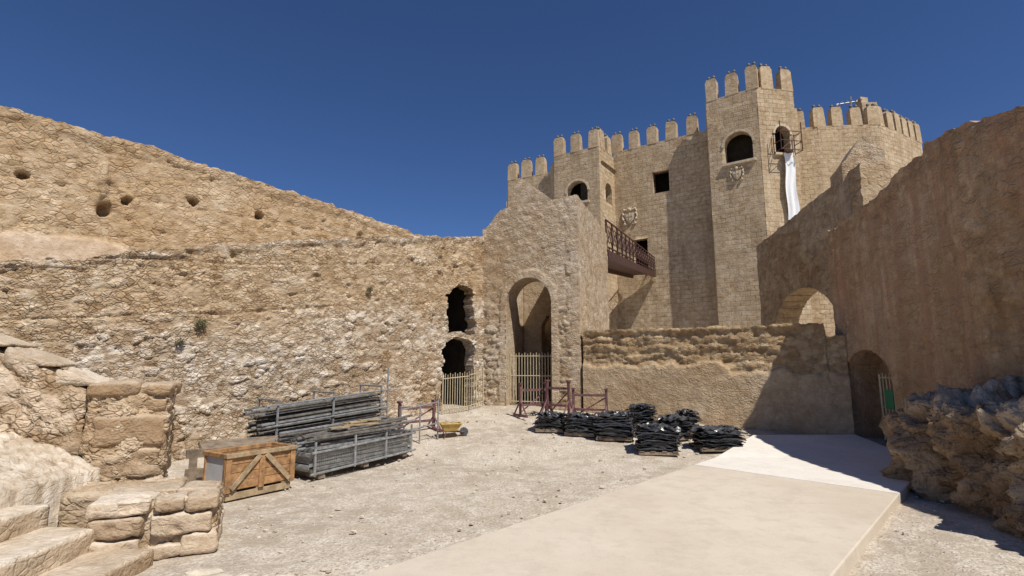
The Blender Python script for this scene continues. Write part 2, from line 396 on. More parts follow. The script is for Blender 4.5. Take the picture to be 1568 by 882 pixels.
# ------------------------------------------------------------ gate tower
gt=empty('gate_tower')
GL=Vector((-.80,13.93)); GR=Vector((1.68,13.0)); gd=(GR-GL).normalized(); gn=Vector((gd.y,-gd.x)); gb=-gn
arch=dict(s0=.70,s1=1.93,zb=-1,zs=3.2,k=1.12)
def quoin(s,z,sd):
    row=int(z/.30); wq=.34 if row%2 else .22
    if sd<wq: return True,.35+.6*(noise.cell(Vector((row*3.3,1.7,2)))*.5+.5),(.5 if (z%.30)>.025 and sd<wq-.02 else 0.02)
    return False,0,0
def d_gate(s,z,L,t):
    e,c=vor(s,z,4.2,41,1.6,.2)
    lowz=1-sst(-.5,.5,z-3.0+.5*fb(s,z,.8,3))
    dd=(.010+.022*lowz)*sst(.03,.14,e)*(.5+c)+.02*fb(s,z,1.1,45)+.007*fb(s,z,8,6)
    p=fb(s,z,2.2,52,3); dd-=.06*sst(.5,.8,p)*(.2+.8*lowz)
    sd=hole_sd(arch,s,z)
    if sd<.19:
        sc=(arch['s0']+arch['s1'])/2
        k=math.atan2(z-arch['zs'],s-sc)/.22 if z>arch['zs'] else z/.34+20
        j=abs((k%1)-.5)>.455 or sd>.175
        return .035-(.012 if j else 0)+.006*fb(s,z,8,6),.35+.6*(noise.cell(Vector((math.floor(k)*3.1,.5,0)))*.5+.5),(.01 if j else .5),1
    ok,cc,ee=quoin(s,z,L-s)
    if ok: return .026-(.01 if ee<.1 else 0)+.006*fb(s,z,8,6),cc,ee,1
    return dd,c,e,1-lowz
gtop=lerp_pts([(0,5.3),(.12,5.35),(.5,5.8),(.9,5.86),(2.65,5.97)])
wall('front',GL,GR,lambda s:gtop(s)+.03*fb(s,0,3,8),0,.7,.03,'gate',[arch],d_gate,gt)
GB=GR+gb*4.1
def d_side(s,z,L,t):
    e,c=vor(s,z,4.2,61,1.6,.2)
    dd=.012*sst(.03,.14,e)+.02*fb(s,z,1.1,45)+.006*fb(s,z,8,6)
    ok,cc,ee=quoin(s,z+.30,s)
    if ok: return .02-(.01 if ee<.1 else 0),cc,ee,1
    return dd,c,e,1
wall('right_side',GR+gb*.001,GB,lambda s:5.97-.01*s+.03*fb(s,0,3,9),0,.45,.04,'gate',(),d_side,gt)
GLB=GL+gb*4.1
wall('left_side',GLB,GL+gb*.71,5.4,0,.4,.12,'gate',(),d_side,gt)
wall('back',GLB+gd*.05,GB-gd*.46+Vector((0,0)),5.5,0,.3,.1,'gate',(),d_side,gt)
wall('inner_arch',GL+gb*2.2+gd*.42,GR+gb*2.2-gd*.46,5.0,0,.35,.08,'gate',[dict(s0=.55,s1=1.3,zb=-1,zs=2.7,k=1.1)],None,gt)
gbt=lerp_pts([(0,7.6),(.15,7.95),(.32,8.1),(1.7,6.95),(2.4,6.5)])
wall('gable_wall',(.05,17.6),(2.35,16.9),lambda s:gbt(s)+.04*fb(s,0,5,2),4.5,.9,.08,'gate',(),lambda s,z,L,t:(.02*fb(s,z,3,5),vor(s,z,3.5,5)[1],.4,1),gt)
def bars(mb,p,q,z0,z1,n,r=.012,mi=0,rails=(.08,.92),zf=None):
    p=Vector(p);q=Vector(q)
    for i in range(n+1):
        a=p.lerp(q,i/n); g=zf(a) if zf else 0
        mb.tube((a.x,a.y,g+z0),(a.x,a.y,g+z1+(.03 if i%2 else 0)),r*(1.7 if i in(0,n) else 1),5,mi)
    for t in rails:
        z=z0+(z1-z0)*t; g0=zf(p) if zf else 0; g1=zf(q) if zf else 0
        mb.tube((p.x,p.y,g0+z),(q.x,q.y,g1+z),r*1.2,5,mi)
mb=MB()
a=GL+gd*.72+gb*.25; b=GL+gd*1.91+gb*.25
bars(mb,a,b,.66,1.92,15,.010,0,(.03,.55,.95)); mb.obj('arch_gate_railing',['cream'])
gz=lambda a:ground_z(a.x,a.y)
mb=MB(); bars(mb,(-1.64,12.6),(-1.05,13.05),.02,.92,11,.010,0,(.1,.9),zf=gz); bars(mb,(-1.05,13.05),(-.74,13.6),.02,.95,6,.010,0,(.1,.9),zf=gz)
mb.obj('yellow_railing',['cream'])
# ------------------------------------------------------------ low facing wall
def d_low(s,z,L,t):
    e,c=vor(s,z,5,71,2.2,.4)
    up=sst(-.05,.05,z-(1.72+.22*fb(s,0,.9,7)+.08*fb(s,z,4,3)-.05*s))
    lay=abs(((z+.10*fb(s,z,1,8))%.19)/.19-.5)*2
    rough=.02*sst(.02,.2,e)-.045*sst(.55,1,lay)*(.5+.5*fb(s,z,2,9))+.05*fb(s,z,2.5,10,6)-.04
    crown=(1-sst(.05,.16,t-z))
    dd=up*rough+(1-up)*(.03+.008*fb(s,z,5,11))+.04*crown
    pl=abs(((z)%.8)/.8-.5)*2
    dd-=(1-up)*.012*sst(.97,1,pl)
    return dd,(c if up>.3 else .5+.4*fb(s,z,1.2,13)),(e*.8 if up>.3 else .5),up
def lowtop(s): return 2.47+.05*fb(s,0,1.4,14)+.03*fb(s,0,7,14)-(.25 if s>5.15 else 0)
wall('low_courtyard_wall',(1.74,12.93),(6.68,10.5),lowtop,-.1,.7,.033,'low',(),d_low)
# ------------------------------------------------------------ right wall with doorway
rt=lerp_pts([(0,4.45),(.8,4.5),(2.4,4.95),(2.75,5.05),(2.8,5.2),(3.2,5.12),(4.4,4.95),(9,4.8)])
def d_right(s,z,L,t):
    e,c=vor(s,z,4,81)
    far=sst(3.0,3.3,s+.1*fb(0,z,1.2,3))
    up=sst(-.1,.2,z-(t-.45)+.3*fb(s,z,1,4))
    dd=.010*fb(s,z,4,3)+.035*fb(s,z,.7,6)+max(up,far*.7)*(.025*sst(.02,.2,e)-.02)+.008*fb(s,z,11,3)
    dd+=.14*far+.03*far*fb(s,z,2.2,7)
    g=fb(s*3,z*.35,1,19,4); dd-=.025*sst(.3,.8,g)
    dd-=.05*sst(.55,.85,fb(s,z,2.3,29,4))
    return dd,(c if up>.3 or far>.5 else .5+.4*fb(s,z,1,3)),(e if up>.5 or far>.5 else .5),max(up,far)
door=dict(s0=.22,s1=1.5,zb=-.5,zs=1.3,k=.95)
wall('right_courtyard_wall',(6.7,10.85),(6.7,-1.5),lambda s:rt(s)+.07*fb(s,0,1.1,23)+.06*fb(s,0,5,23),-.2,1.1,.043,'right',[door],d_right)
wall('doorway_back_wall',(7.35,11.2),(7.35,8.8),2.4,0,.2,.1,'right',(),lambda s,z,L,t:(.02*fb(s,z,3,3),.5,.5,0))
dg=MB(); bars(dg,(6.9,9.95),(6.9,9.35),.25,1.45,7,.013,0,(.05,.5,.95)); 
dg.box((6.88,9.72,1.0),(.012,.22,.34),None,1); dg.obj('doorway_gate',['cream','green'])
# ------------------------------------------------------------ side wall with arch
def d_back(s,z,L,t):
    e,c=vor(s,z,3,91,1.7,.2)
    return .03*fb(s,z,1,3)+.01*fb(s,z,5,3)+.015*sst(.03,.15,e),c,e,.3
ar=dict(s0=.75,s1=4.15,zb=-1,zs=2.2,k=.85)
wall('arched_side_wall',(7.75,16.2),(7.6,10.9),lambda s:5.35+.12*s+.04*fb(s,0,3,5),0,.65,.05,'side',[ar],d_back)
pl=empty('stone_pier')
pt=lerp_pts([(0,6.15),(.1,6.25),(.42,6.75),(.55,6.75),(.85,6.35)])
wall('front',(7.5,11.35),(8.33,11.1),pt,0,.9,.05,'gate',(),lambda s,z,L,t:(.015*fb(s,z,3,5)+.01*sst(.03,.15,vor(s,z,3,5)[0]),vor(s,z,3,5)[1],vor(s,z,3,5)[0],1),pl)
# ------------------------------------------------------------ castle
ca=empty('castle')
P0=(-.3,39.5);P1=(2.9,37.8);P2=(3.08,36.4);P3=(6.04,34.5);P4=(7.5,36.7);P5=(13.0,33.0)
T1=(12.6,31.8);T2=(15.05,30);T3=(17.5,30.4);T4=(19.0,33.0)
C1=(20.2,32.6);C2=(24,32.3);C3=(26.1,33.4);C4=(29.1,35.2);C5=(29.5,41);C6=(27,46);C7=(-.5,47)
def dcas(s,z,L,t): return (.02*fb(s,z,1.2,3)+.01*fb(s,z,4,3),.5,.5,0)
mer=MB()
def seg(nm,a,b,z,holes=(),mers=(),mw=.74,mh=1.45,th=.55,res=.15):
    wall(nm,a,b,z,0,th,res,'castle',holes,dcas,ca,True)
    a=Vector(a);b=Vector(b);d=(b-a).normalized();n=Vector((d.y,-d.x));R3=RZ(d.x,d.y)
    for s in mers:
        w_=mw*U(.92,1.08); c=a+d*s-n*(th/2-.03); h=mh*U(.93,1.05)
        lo=z-.05; hi=z+h*.8; t2=th*.96
        vs=[]
        for zz,k in ((lo,1),(hi,.97),(hi+h*.12,.72)):
            for sx,sy in((-1,-1),(1,-1),(1,1),(-1,1)):
                q=R3@Vector((sx*w_*.5*k+U(-.03,.03),sy*t2*.5*(k if k==1 else .8),0)); vs.append((c.x+q.x,c.y+q.y,zz+U(-.03,.03)))
        f=[(0,3,2,1),(8,9,10,11)]
        for lv in(0,4):
            for j in range(4): f.append((lv+j,lv+(j+1)%4,lv+4+(j+1)%4,lv+4+j))
        mer.add(vs,f,0)
        for sx in(-1,1):
            q=c+d*(sx*w_*.22); mer.tube((q.x,q.y,hi+h*.08),(q.x,q.y,hi+h*.12+.1),.05,5,1); mer.ball((q.x,q.y,hi+h*.12+.17),.11,1,7,5)
seg('wall_far_left',P0,P1,16.1,mers=(.35,1.55,2.75))
seg('turret_return',P1,P2,16.5)
seg('turret_face',P2,P3,16.8,[dict(s0=1.0,s1=2.6,zb=13.0,zs=13.75)],(.35,1.7,3.1))
seg('turret_side',P3,P4,16.8,[dict(s0=.95,s1=2.15,zb=13.0,zs=13.9)],(.7,1.9))
seg('curtain_wall',P4,P5,17.2,[dict(s0=2.85,s1=4.0,zb=13.5,zt=15.05),dict(s0=1.3,s1=2.3,zb=8.0,zt=10.4)],(.25,1.55,2.9,4.25,5.7))
seg('tower_return',P5,T1,18.6)
seg('tower_left_face',T1,T2,18.6,[dict(s0=.95,s1=2.6,zb=14.1,zs=15.2)],(.35,1.6,2.8),mh=1.6)
seg('tower_right_face',T2,T3,18.6,[dict(s0=1.0,s1=2.0,zb=14.4,zs=15.65)],(.75,2.1),mh=1.6)
seg('tower_far_side',T3,T4,18.6,(),(1.4,),mh=1.5)
seg('right_curtain_a',T4,C1,17.3,(),(.2,))
seg('right_curtain_b',C1,C2,17.3,(),(.15,1.3,2.5,3.6))
seg('right_curtain_c',C2,C3,17.3,(),(.4,1.6))
seg('right_curtain_d',C3,C4,17.3,(),(.2,1.2,2.2,3.2))
seg('right_end',C4,C5,17.3,(),(.5,1.7,3,4.3,5.5))
seg('back_a',C5,C6,17.3,res=.6); seg('back_b',C6,C7,16.6,res=.8); seg('back_c',C7,P0,16.1,res=.6)
mer.obj('merlons',['castle','tube'],ca)
wall('tower_back',T4,P5,18.6,15.7,.3,.4,'castle',(),None,ca)
mb=MB()
poly=[P0,P1,P2,P3,P4,P5,T4,C1,C2,C3,C4,C5,C6,C7]
c0_=Vector((14,39)); ip=[Vector(p)+(c0_-Vector(p)).normalized()*.3 for p in poly]
mb.add([(p.x,p.y,15.75) for p in ip],[tuple(range(len(ip)))])
tc_=Vector((15.8,31.8)); tp=[Vector(p)+(tc_-Vector(p)).normalized()*.25 for p in (T1,T2,T3,T4,P5)]
mb.add([(p.x,p.y,18.3) for p in tp],[tuple(range(5))])
mb.obj('roofs',['castle'],ca)
mb=MB()
dark_box(mb,P2,P3,.7,2.9,12.7,15.2,.54,1.6); dark_box(mb,P3,P4,.6,2.3,12.7,15.2,.54,1.2)
dark_box(mb,P4,P5,2.5,4.4,13.2,15.4,.54,1.5); dark_box(mb,P4,P5,1.0,2.6,7.8,10.7,.54,1.5)
dark_box(mb,T1,T2,.6,2.75,13.8,16.4,.54,.9); dark_box(mb,T2,T3,.7,2.2,14.2,16.5,.54,.9)
mb.obj('window_dark_boxes',['dark'],ca)  # added boxes behind the windows, interior shade put into their dark colour
tr=MB()
def trim_arch(a,b,h,w=.14,proud=.05):
    a=Vector(a);b=Vector(b);d=(b-a).normalized();n=Vector((d.y,-d.x)); R3=RZ(d.x,d.y)
    r=(h['s1']-h['s0'])/2+w/2; sc=(h['s0']+h['s1'])/2; k=9
    for i in range(k):
        t0=math.pi*(i+.5)/k; s=sc+r*math.cos(t0); z=h['zs']+r*math.sin(t0); q=a+d*s
        Rm=R3@Matrix.Rotation(-t0+math.pi/2,3,'Y')
        tr.box((q.x+n.x*proud*.3,q.y+n.y*proud*.3,z),(math.pi*r/k*.96,proud*2,w),Rm)
    q=a+d*sc; tr.box((q.x+n.x*.05,q.y+n.y*.05,h['zb']-.08),(2*r+.15,.22,.14),R3)
trim_arch(T1,T2,dict(s0=.95,s1=2.6,zb=14.1,zs=15.2)); trim_arch(T2,T3,dict(s0=1.0,s1=2.0,zb=14.4,zs=15.65))
trim_arch(P2,P3,dict(s0=1.0,s1=2.6,zb=13.0,zs=13.75))
def arms(a,b,s,z,r):
    """carved coat of arms: shield, crest and scrolled mantling"""
    a=Vector(a);b=Vector(b);d=(b-a).normalized();n=Vector((d.y,-d.x)); q=a+d*s
    def W(x,y,o): p=q+d*(x*r)+n*o; return Vector((p.x,p.y,z+y*r))
    sh=[(-.62,.6),(-.3,.52),(0,.62),(.3,.52),(.62,.6),(.66,.1),(.48,-.42),(0,-.85),(-.48,-.42),(-.66,.1)]; k=len(sh)
    for sc_,o0_,o1_ in((1,0,.10),(.72,.10,.15)):
        vs=[W(x*sc_,y*sc_-.03,o) for o in(o0_,o1_) for x,y in sh]
        tr.add(vs,[tuple(range(k,2*k))]+[(i,(i+1)%k,(i+1)%k+k,i+k) for i in range(k)])
    tr.box(W(0,0,.16),(r*.08,.03,r*1.0),RZ(d.x,d.y)); tr.box(W(0,.08,.162),(r*.85,.03,r*.08),RZ(d.x,d.y))
    tr.ball(W(0,.95,.08),r*.26,0,8,6)
    for i in range(5): tr.tube(W(-.24+.12*i,1.05,.06),W(-.32+.16*i,1.35,.06),r*.05,5)
    for sx in(-1,1):
        pts=[(.35,.95),(.75,1.0),(.98,.7),(.85,.4),(1.0,.1),(.85,-.3),(.62,-.6),(.7,-.9),(.4,-1.0)]
        for (x0,y0),(x1,y1) in zip(pts,pts[1:]): tr.tube(W(sx*x0,y0,.05),W(sx*x1,y1,.05),r*.11,6)
        for x0,y0 in pts[1::2]: tr.ball(W(sx*x0,y0,.06),r*.17,0,7,5)
arms(T1,T2,1.6,13.3,.40); arms(P4,P5,1.1,12.1,.55)
tr.obj('carved_trim',['quoin'],ca)
mb=MB(); a=Vector(P4);b=Vector(P5);d=(b-a).normalized();n=Vector((d.y,-d.x))
for s,z,sx,sz in((2.9,14.3,.07,1.5),(3.95,14.3,.07,1.5),(3.42,14.98,1.1,.07),(3.42,13.55,1.1,.07)):
    q=a+d*s-n*.3; mb.box((q.x,q.y,z),(sx,.08,sz),RZ(d.x,d.y))
mb.obj('window_frame',['iron'],ca)
mb=MB(); mb.tube((23.2,33.5,17),(23.2,33.5,19.9),.05,5); mb.tube((22.2,33.5,19.3),(24,33.5,19.6),.035,5)
for i in range(5): mb.tube((22.4+.35*i,33.2,19.35+.05*i),(22.4+.35*i,33.8,19.35+.05*i),.025,4)
mb.obj('roof_antenna',['galv'])
mb=MB(); mb.box((24.2,33.6,18.0),(1.0,.9,2.6),None,0,.05); mb.box((24.0,33.55,19.5),(.5,.5,.5),None,0,.04); mb.obj('roof_turret',['castle'],ca)
a=Vector(T2);b=Vector(T3);d=(b-a).normalized();n=Vector((d.y,-d.x))
mb=MB()
def TP(s,o,z): q=a+d*s+n*o; return (q.x,q.y,z)
for s in(.8,2.2):
    for o in(.1,.75): mb.tube(TP(s,o,14.3),TP(s,o,16.1 if o>.5 else 15.6),.03,5)
for z in(14.35,14.9,15.5):
    for p,q in(((.8,.75),(2.2,.75)),((.8,.1),(.8,.75)),((2.2,.1),(2.2,.75))): mb.tube(TP(*p,z),TP(*q,z),.025,5)
mb.tube(TP(.8,.75,14.3),TP(2.2,.75,15.5),.02,5); mb.tube(TP(1.5,.4,14.3),TP(1.5,.4,14.35),.3,6)
mb.obj('balcony_scaffold',['iron'])
mb=MB(); vs=[];fs=[]
for i in range(9):
    for k in range(19):
        s=1.25+.7*i/8; z=14.35-4.2*k/18; o=.3+.06*math.sin(i*1.4+k*.25)
        s+=.06*math.sin(k*.5); vs.append(TP(s,o,z))
for i in range(8):
    for k in range(18): fs.append((i*19+k,(i+1)*19+k,(i+1)*19+k+1,i*19+k+1))
mb.add(vs,fs,0,True); mb.obj('white_banner',['white'])
# ------------------------------------------------------------ footbridge
mb=MB()
A=Vector((3.15,17.0,5.35)); B=Vector((9.75,35.05,7.85)); ax_=(B-A); dirb=ax_.normalized(); sd_=Vector((dirb.y,-dirb.x,0)).normalized(); Lb=ax_.length
Rm=Matrix((dirb,-sd_,dirb.cross(-sd_))).transposed()
ctr=(A+B)/2-sd_*.75
mb.box(ctr,(Lb,1.5,.12),Rm,0)
for o in(0,-1.5):
    p=A+sd_*o; q=B+sd_*o
    mb.box((p+q)/2-Vector((0,0,.1)),(Lb,.1,.32),Rm,0)
    up=Vector((0,0,1.1)); mb.tube(p+up,q+up,.035,5); mb.tube(p+Vector((0,0,.18)),q+Vector((0,0,.18)),.025,5)
    n_=16
    for i in range(n_+1):
        t=p.lerp(q,i/n_); mb.box(t+Vector((0,0,.55)),(.05,.05,1.1),Rm,0)
        if i<n_:
            t2=p.lerp(q,(i+1)/n_); 
            mb.tube(t+Vector((0,0,.2)),t2+up,.018,4); mb.tube(t+up,t2+Vector((0,0,.2)),.018,4)
            m_=(t+t2)/2+Vector((0,0,.65)); 
            for k in range(8):
                a0=2*math.pi*k/8;a1=2*math.pi*(k+1)/8
                mb.tube(m_+dirb*.33*math.cos(a0)+Vector((0,0,.3*math.sin(a0))),m_+dirb*.33*math.cos(a1)+Vector((0,0,.3*math.sin(a1))),.015,4)
mb.obj('iron_footbridge',['iron'])
# ------------------------------------------------------------ left staircase, ramp, parapet
st=empty('stone_staircase')
def roughblock(name,c,size,rot,mat,res=.04,amp=.04,freq=3.5,parent=None,topf=None,round_=.12,zonef=None,seed=0,famp=.6,ff=2.5,plate=.14,mono=False):
    sx,sy,sz=[q/2 for q in size]; V={};vs=[];fs=[];C=[];E=[];Z=[]
    Rm=Matrix.Rotation(rot,3,'Z'); c=Vector(c); mc=R()
    def vert(p):
        key=(round(p[0],4),round(p[1],4),round(p[2],4))
        if key in V: return V[key]
        P=Vector(p)
        inner=Vector((max(-sx+round_,min(sx-round_,P.x)),max(-sy+round_,min(sy-round_,P.y)),max(-sz+round_,min(sz-round_,P.z))))
        nn=(P-inner); 
        nrm=nn.normalized() if nn.length>1e-6 else Vector((0,0,1))
        P=inner+nrm*min(nn.length,round_)
        if mono:
            e,cc=.5,mc
            f=noise.fractal(P*ff+Vector((seed*3.3,0,seed)),.9,2.1,5)
            disp=amp*f-amp*1.2*sst(.3,.7,noise.noise(P*ff*1.7+Vector((seed,9,0))))
        else:
            q=P*freq+Vector((seed,seed*2,0)); q+=noise.noise_vector(q*.8)*.3; q.z*=1.3
            d,pt=noise.voronoi(q); e=d[1]-d[0]; cc=noise.cell(pt[0]*31)*.5+.5
            disp=amp*(sst(.02,plate,e)*(.5+cc)-.5)+amp*famp*noise.fractal(P*ff+Vector((seed,0,0)),.8,2.1,6)
        P=P+nrm*disp
        if topf: P.z+=topf(P.x)*((P.z+sz)/(2*sz))
        W=c+Rm@P
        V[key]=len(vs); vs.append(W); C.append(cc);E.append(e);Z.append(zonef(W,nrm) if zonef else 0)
        return V[key]
    def face(u,v,w,su,sv,sw,flip):
        nu=max(1,round(2*su/res));nv=max(1,round(2*sv/res))
        for i in range(nu):
            for j in range(nv):
                qs=[]
                for a_,b_ in((i,j),(i+1,j),(i+1,j+1),(i,j+1)):
                    p=[0,0,0];p[u]=-su+2*su*a_/nu;p[v]=-sv+2*sv*b_/nv;p[w]=sw;qs.append(vert(p))
                fs.append(qs[::-1] if flip else qs)
    face(0,1,2,sx,sy,sz,False);face(0,1,2,sx,sy,-sz,True)
    face(1,2,0,sy,sz,sx,False);face(1,2,0,sy,sz,-sx,True)
    face(2,0,1,sz,sx,sy,False);face(2,0,1,sz,sx,-sy,True)
    m=MB();m.add(vs,fs,0,True);o=m.obj(name,[mat],parent)
    for nm,arr in(('cell',C),('edge',E),('zone',Z)):
        at=o.data.attributes.new(nm,'FLOAT','POINT'); at.data.foreach_set('value',arr)
    return o
n_=0
for x0,z in((-2.92,.13),(-3.37,.30),(-3.82,.47)):
    for (a_,b_) in((1.2,2.4),(2.41,3.35+z),(3.36+z,4.55)):
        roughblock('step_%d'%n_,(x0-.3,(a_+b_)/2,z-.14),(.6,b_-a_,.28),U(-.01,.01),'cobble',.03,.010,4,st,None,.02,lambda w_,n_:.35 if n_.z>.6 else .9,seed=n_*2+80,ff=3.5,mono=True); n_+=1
def ramp_z(x): return .49+max(0,(-3.9-x))*.45
vs=[];fs=[];C=[];E=[]
nx=int(4.2/.035);ny=int(4.25/.035)
for i in range(nx+1):
    for j in range(ny+1):
        x=-4.05-i*.035;y=1.2+j*.035; e,c=vor(x,y,9,5,1,.2)
        edge=(i==0 or j==ny)
        vs.append((x,y,(ramp_z(x)+.022*sst(.02,.25,e)+.02*fb(x,y,.8)) if not edge else -.1)); C.append(c);E.append(e)
for i in range(nx):
    for j in range(ny): q=i*(ny+1)+j; fs.append((q,q+1,q+ny+2,q+ny+1))
m2=MB(); m2.add(vs,fs,0,True); o=m2.obj('cobbled_ramp',['cobble'],st)
for nm,arr in(('cell',C),('edge',E),('zone',[0]*len(C))):
    at=o.data.attributes.new(nm,'FLOAT','POINT'); at.data.foreach_set('value',arr)
nrot=.42; npiv=Vector((-3.42,4.42)); c_,s_=math.cos(nrot),math.sin(nrot)
def NP(u,v): return (npiv.x+u*c_-v*s_,npiv.y+u*s_+v*c_)
# rubble-and-mortar core, then facing stones proud of it
x,y=NP(.47,.38); roughblock('newel_core',(x,y,.22),(.90,.60,.48),nrot,'ramp',.025,.022,9,st,None,.03,lambda w_,n_:.5,seed=33)
stones=[(.20,.17,.10,.36,.34,.18),(.56,.16,.06,.30,.34,.11),(.80,.17,.10,.28,.34,.16),(.75,.5,.1,.38,.3,.25),
 (.20,.17,.28,.38,.33,.15),(.66,.17,.265,.46,.34,.17),(.74,.5,.30,.36,.32,.13),
 (.22,.18,.435,.44,.37,.12),(.56,.15,.43,.22,.30,.11),(.80,.16,.425,.24,.32,.12),(.30,.54,.435,.56,.34,.12),(.74,.52,.43,.32,.36,.11)]
for i,(u_,v_,zc,w_,d_,h_) in enumerate(stones):
    x,y=NP(u_,v_)
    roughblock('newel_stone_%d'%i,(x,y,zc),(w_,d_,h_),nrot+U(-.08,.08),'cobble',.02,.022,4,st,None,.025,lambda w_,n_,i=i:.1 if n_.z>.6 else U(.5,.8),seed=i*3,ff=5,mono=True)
x,y=NP(.1,.85); roughblock('newel_infill',(x,y,.22),(.9,.5,.5),nrot,'gate',.035,.02,5,st,None,.04,seed=40)
# parapet pillar
prot=.5; pp=Vector((-4.15,5.85))
def PP(u,v): return (pp.x+u*math.cos(prot)-v*math.sin(prot),pp.y+u*math.sin(prot)+v*math.cos(prot))
x,y=PP(0,0); roughblock('pillar_core',(x,y,.68),(.72,.60,1.36),prot,'ramp',.028,.03,6.5,st,None,.04,lambda w_,n_:.8,seed=71,famp=1)
pst=[(-.12,-.02,.22,.46,.6,.26),(-.17,-.02,.56,.36,.62,.22),(.16,-.02,.60,.38,.6,.30),(.02,-.02,.93,.62,.62,.30),(-.2,0,1.19,.30,.62,.14),(.16,0,1.19,.36,.6,.14),(-.15,0,1.36,.46,.68,.14),(.22,0,1.35,.34,.66,.13)]
for i,(u_,v_,zc,w_,d_,h_) in enumerate(pst):
    x,y=PP(u_,v_)
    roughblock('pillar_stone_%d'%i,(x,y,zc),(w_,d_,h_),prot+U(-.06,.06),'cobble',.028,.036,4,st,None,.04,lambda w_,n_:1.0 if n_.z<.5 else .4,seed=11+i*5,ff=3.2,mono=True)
pd=Vector((-.93,-.37)); pl_=3.4
pc=Vector((-4.45,5.72))+pd*pl_/2
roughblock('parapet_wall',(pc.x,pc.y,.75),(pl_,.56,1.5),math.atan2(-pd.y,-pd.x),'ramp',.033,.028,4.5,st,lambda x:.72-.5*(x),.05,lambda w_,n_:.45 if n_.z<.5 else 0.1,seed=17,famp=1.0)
for i in range(9):
    t=.1+i*.40; q=Vector((-4.45,5.74))+pd*t
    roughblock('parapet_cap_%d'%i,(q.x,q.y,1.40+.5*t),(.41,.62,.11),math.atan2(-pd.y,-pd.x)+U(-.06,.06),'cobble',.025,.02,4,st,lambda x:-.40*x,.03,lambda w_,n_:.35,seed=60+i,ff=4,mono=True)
mb=MB()
for i in range(12):
    mb.ball((U(-2.5,-1.4),U(4.1,4.45),.0),U(.03,.09),0,9,6,(U(1,1.7),1,.45),.10)
mb.obj('loose_edge_stones',['step'])
# ------------------------------------------------------------ right rock outcrop
roughblock('rock_outcrop',(6.14,5.4,.38),(2.3,4.2,1.75),-.1,'rock',.032,.06,2.4,None,lambda x:.12*x,.35,lambda w_,n_:sst(.8,1.25,w_.z)*sst(.1,.6,n_.z),seed=5,famp=5,ff=2.1,plate=.4)  # upward faces near the top coloured paler, as if lit
# ------------------------------------------------------------ wooden crate
mb=MB(); dx_,dy_=.54,.842; R3=RZ(dx_,dy_); o0=Vector((-3.40,6.5,0)) ; LX,LY,HZ=.86,.48,.5
def CP(x,y,z): return o0+R3@Vector((x,y,z))
for y in(.04,LY/2,LY-.04): mb.box(CP(LX/2,y,.05),(LX,.08,.08),R3,2)
for x in(.08,LX/2,LX-.08): mb.box(CP(x,LY/2,.105),(.1,LY,.025),R3,2)
for k in range(4):
    z=.17+.1*k
    mb.box(CP(LX/2,.0,z),(LX,.02,.094),R3,0); mb.box(CP(LX/2,LY,z),(LX,.02,.094),R3,0); mb.box(CP(LX,LY/2,z),(.02,LY-.03,.094),R3,0)
mb.box(CP(-.012,LY/2,.34),(.02,LY-.07,.34),R3,1)
for x,y in((0,-.02),(LX,-.02),(LX/2,-.02)): mb.box(CP(x,y,.31),(.07,.02,.42),R3,0)
for y in(.02,LY-.02): mb.box(CP(-.02,y,.31),(.03,.04,.42),R3,0)
mb.box(CP(-.02,LY/2,.145),(.03,LY-.05,.05),R3,0)
mb.box(CP(LX/2,-.02,.53),(LX+.08,.05,.05),R3,2); mb.box(CP(LX/2,LY+.01,.53),(LX+.08,.05,.05),R3,0)
mb.box(CP(-.02,LY/2,.53),(.05,LY-.02,.05),R3,0); mb.box(CP(LX+.02,LY/2,.53),(.05,LY-.02,.05),R3,0)
for x0,x1 in((.04,LX/2-.04),(LX-.04,LX/2+.04)):
    p=CP(x0,-.035,.14);q=CP(x1,-.035,.5); v_=(q-p); mm=(p+q)/2; ang=math.atan2(v_.z,(x1-x0))
    mb.box(mm,(v_.length,.015,.06),R3@Matrix.Rotation(-ang,3,'Y'),2)
mb.box(CP(LX/2,LY/2,.40),(LX-.06,LY-.06,.02),R3,3)
for k in range(5): mb.tube(CP(.1,.1+.06*k,.43),CP(LX-.1,.12+.05*k,.46),.02,6,3)
mb.obj('wooden_crate',['wood','panel','woodp','woodold'],None,.004)
mb=MB()
for i in range(4): mb.box((-4.35+.3*i,7.4+.22*i,.22),(.09,.09,.5),RZ(.8,.6),0,.01)
for z in(.16,.42): mb.box((-3.9,7.73,z),(1.3,.05,.1),RZ(.8,.6),0,.01)
mb.box((-3.9,8.0,.46),(1.25,.5,.04),RZ(.8,.6)@Matrix.Rotation(.15,3,'X'),0,.01)
mb.obj('timber_trestle',['woodold'])
# ------------------------------------------------------------ scaffold piles
mb=MB(); q0=Vector((-2.88,7.75,0)); dv=Vector((.53,.848,0)); R3=RZ(dv.x,dv.y)
def SP(x,y,z): return q0+R3@Vector((x,y,z+.035*x))
for x in(.15,1.0,1.85): mb.box(SP(x,.3,.04),(.1,.75,.08),R3,3,.01)
for k in range(6):
    jx=U(-.06,.06);jy=U(-.02,.02); z=.1+.055*k
    mb.box(SP(1.0+jx,.3+jy,z),(2.0,.66,.012),R3,0)
    for y in(-.03,.63): mb.box(SP(1.0+jx,y+jy,z+.012),(2.0,.012,.045),R3,0)
    for x in(0,.5,1.0,1.5,2.0): mb.box(SP(x+jx,.3+jy,z+.012),(.012,.66,.04),R3,0)
for i in range(60): mb.tube(SP(.02+.033*i,-.065,.08),SP(.02+.033*i,-.065,.36),.0035,3,0)
for k in range(9): mb.tube(SP(0,-.067,.08+.035*k),SP(2,-.067,.08+.035*k),.0035,3,0)
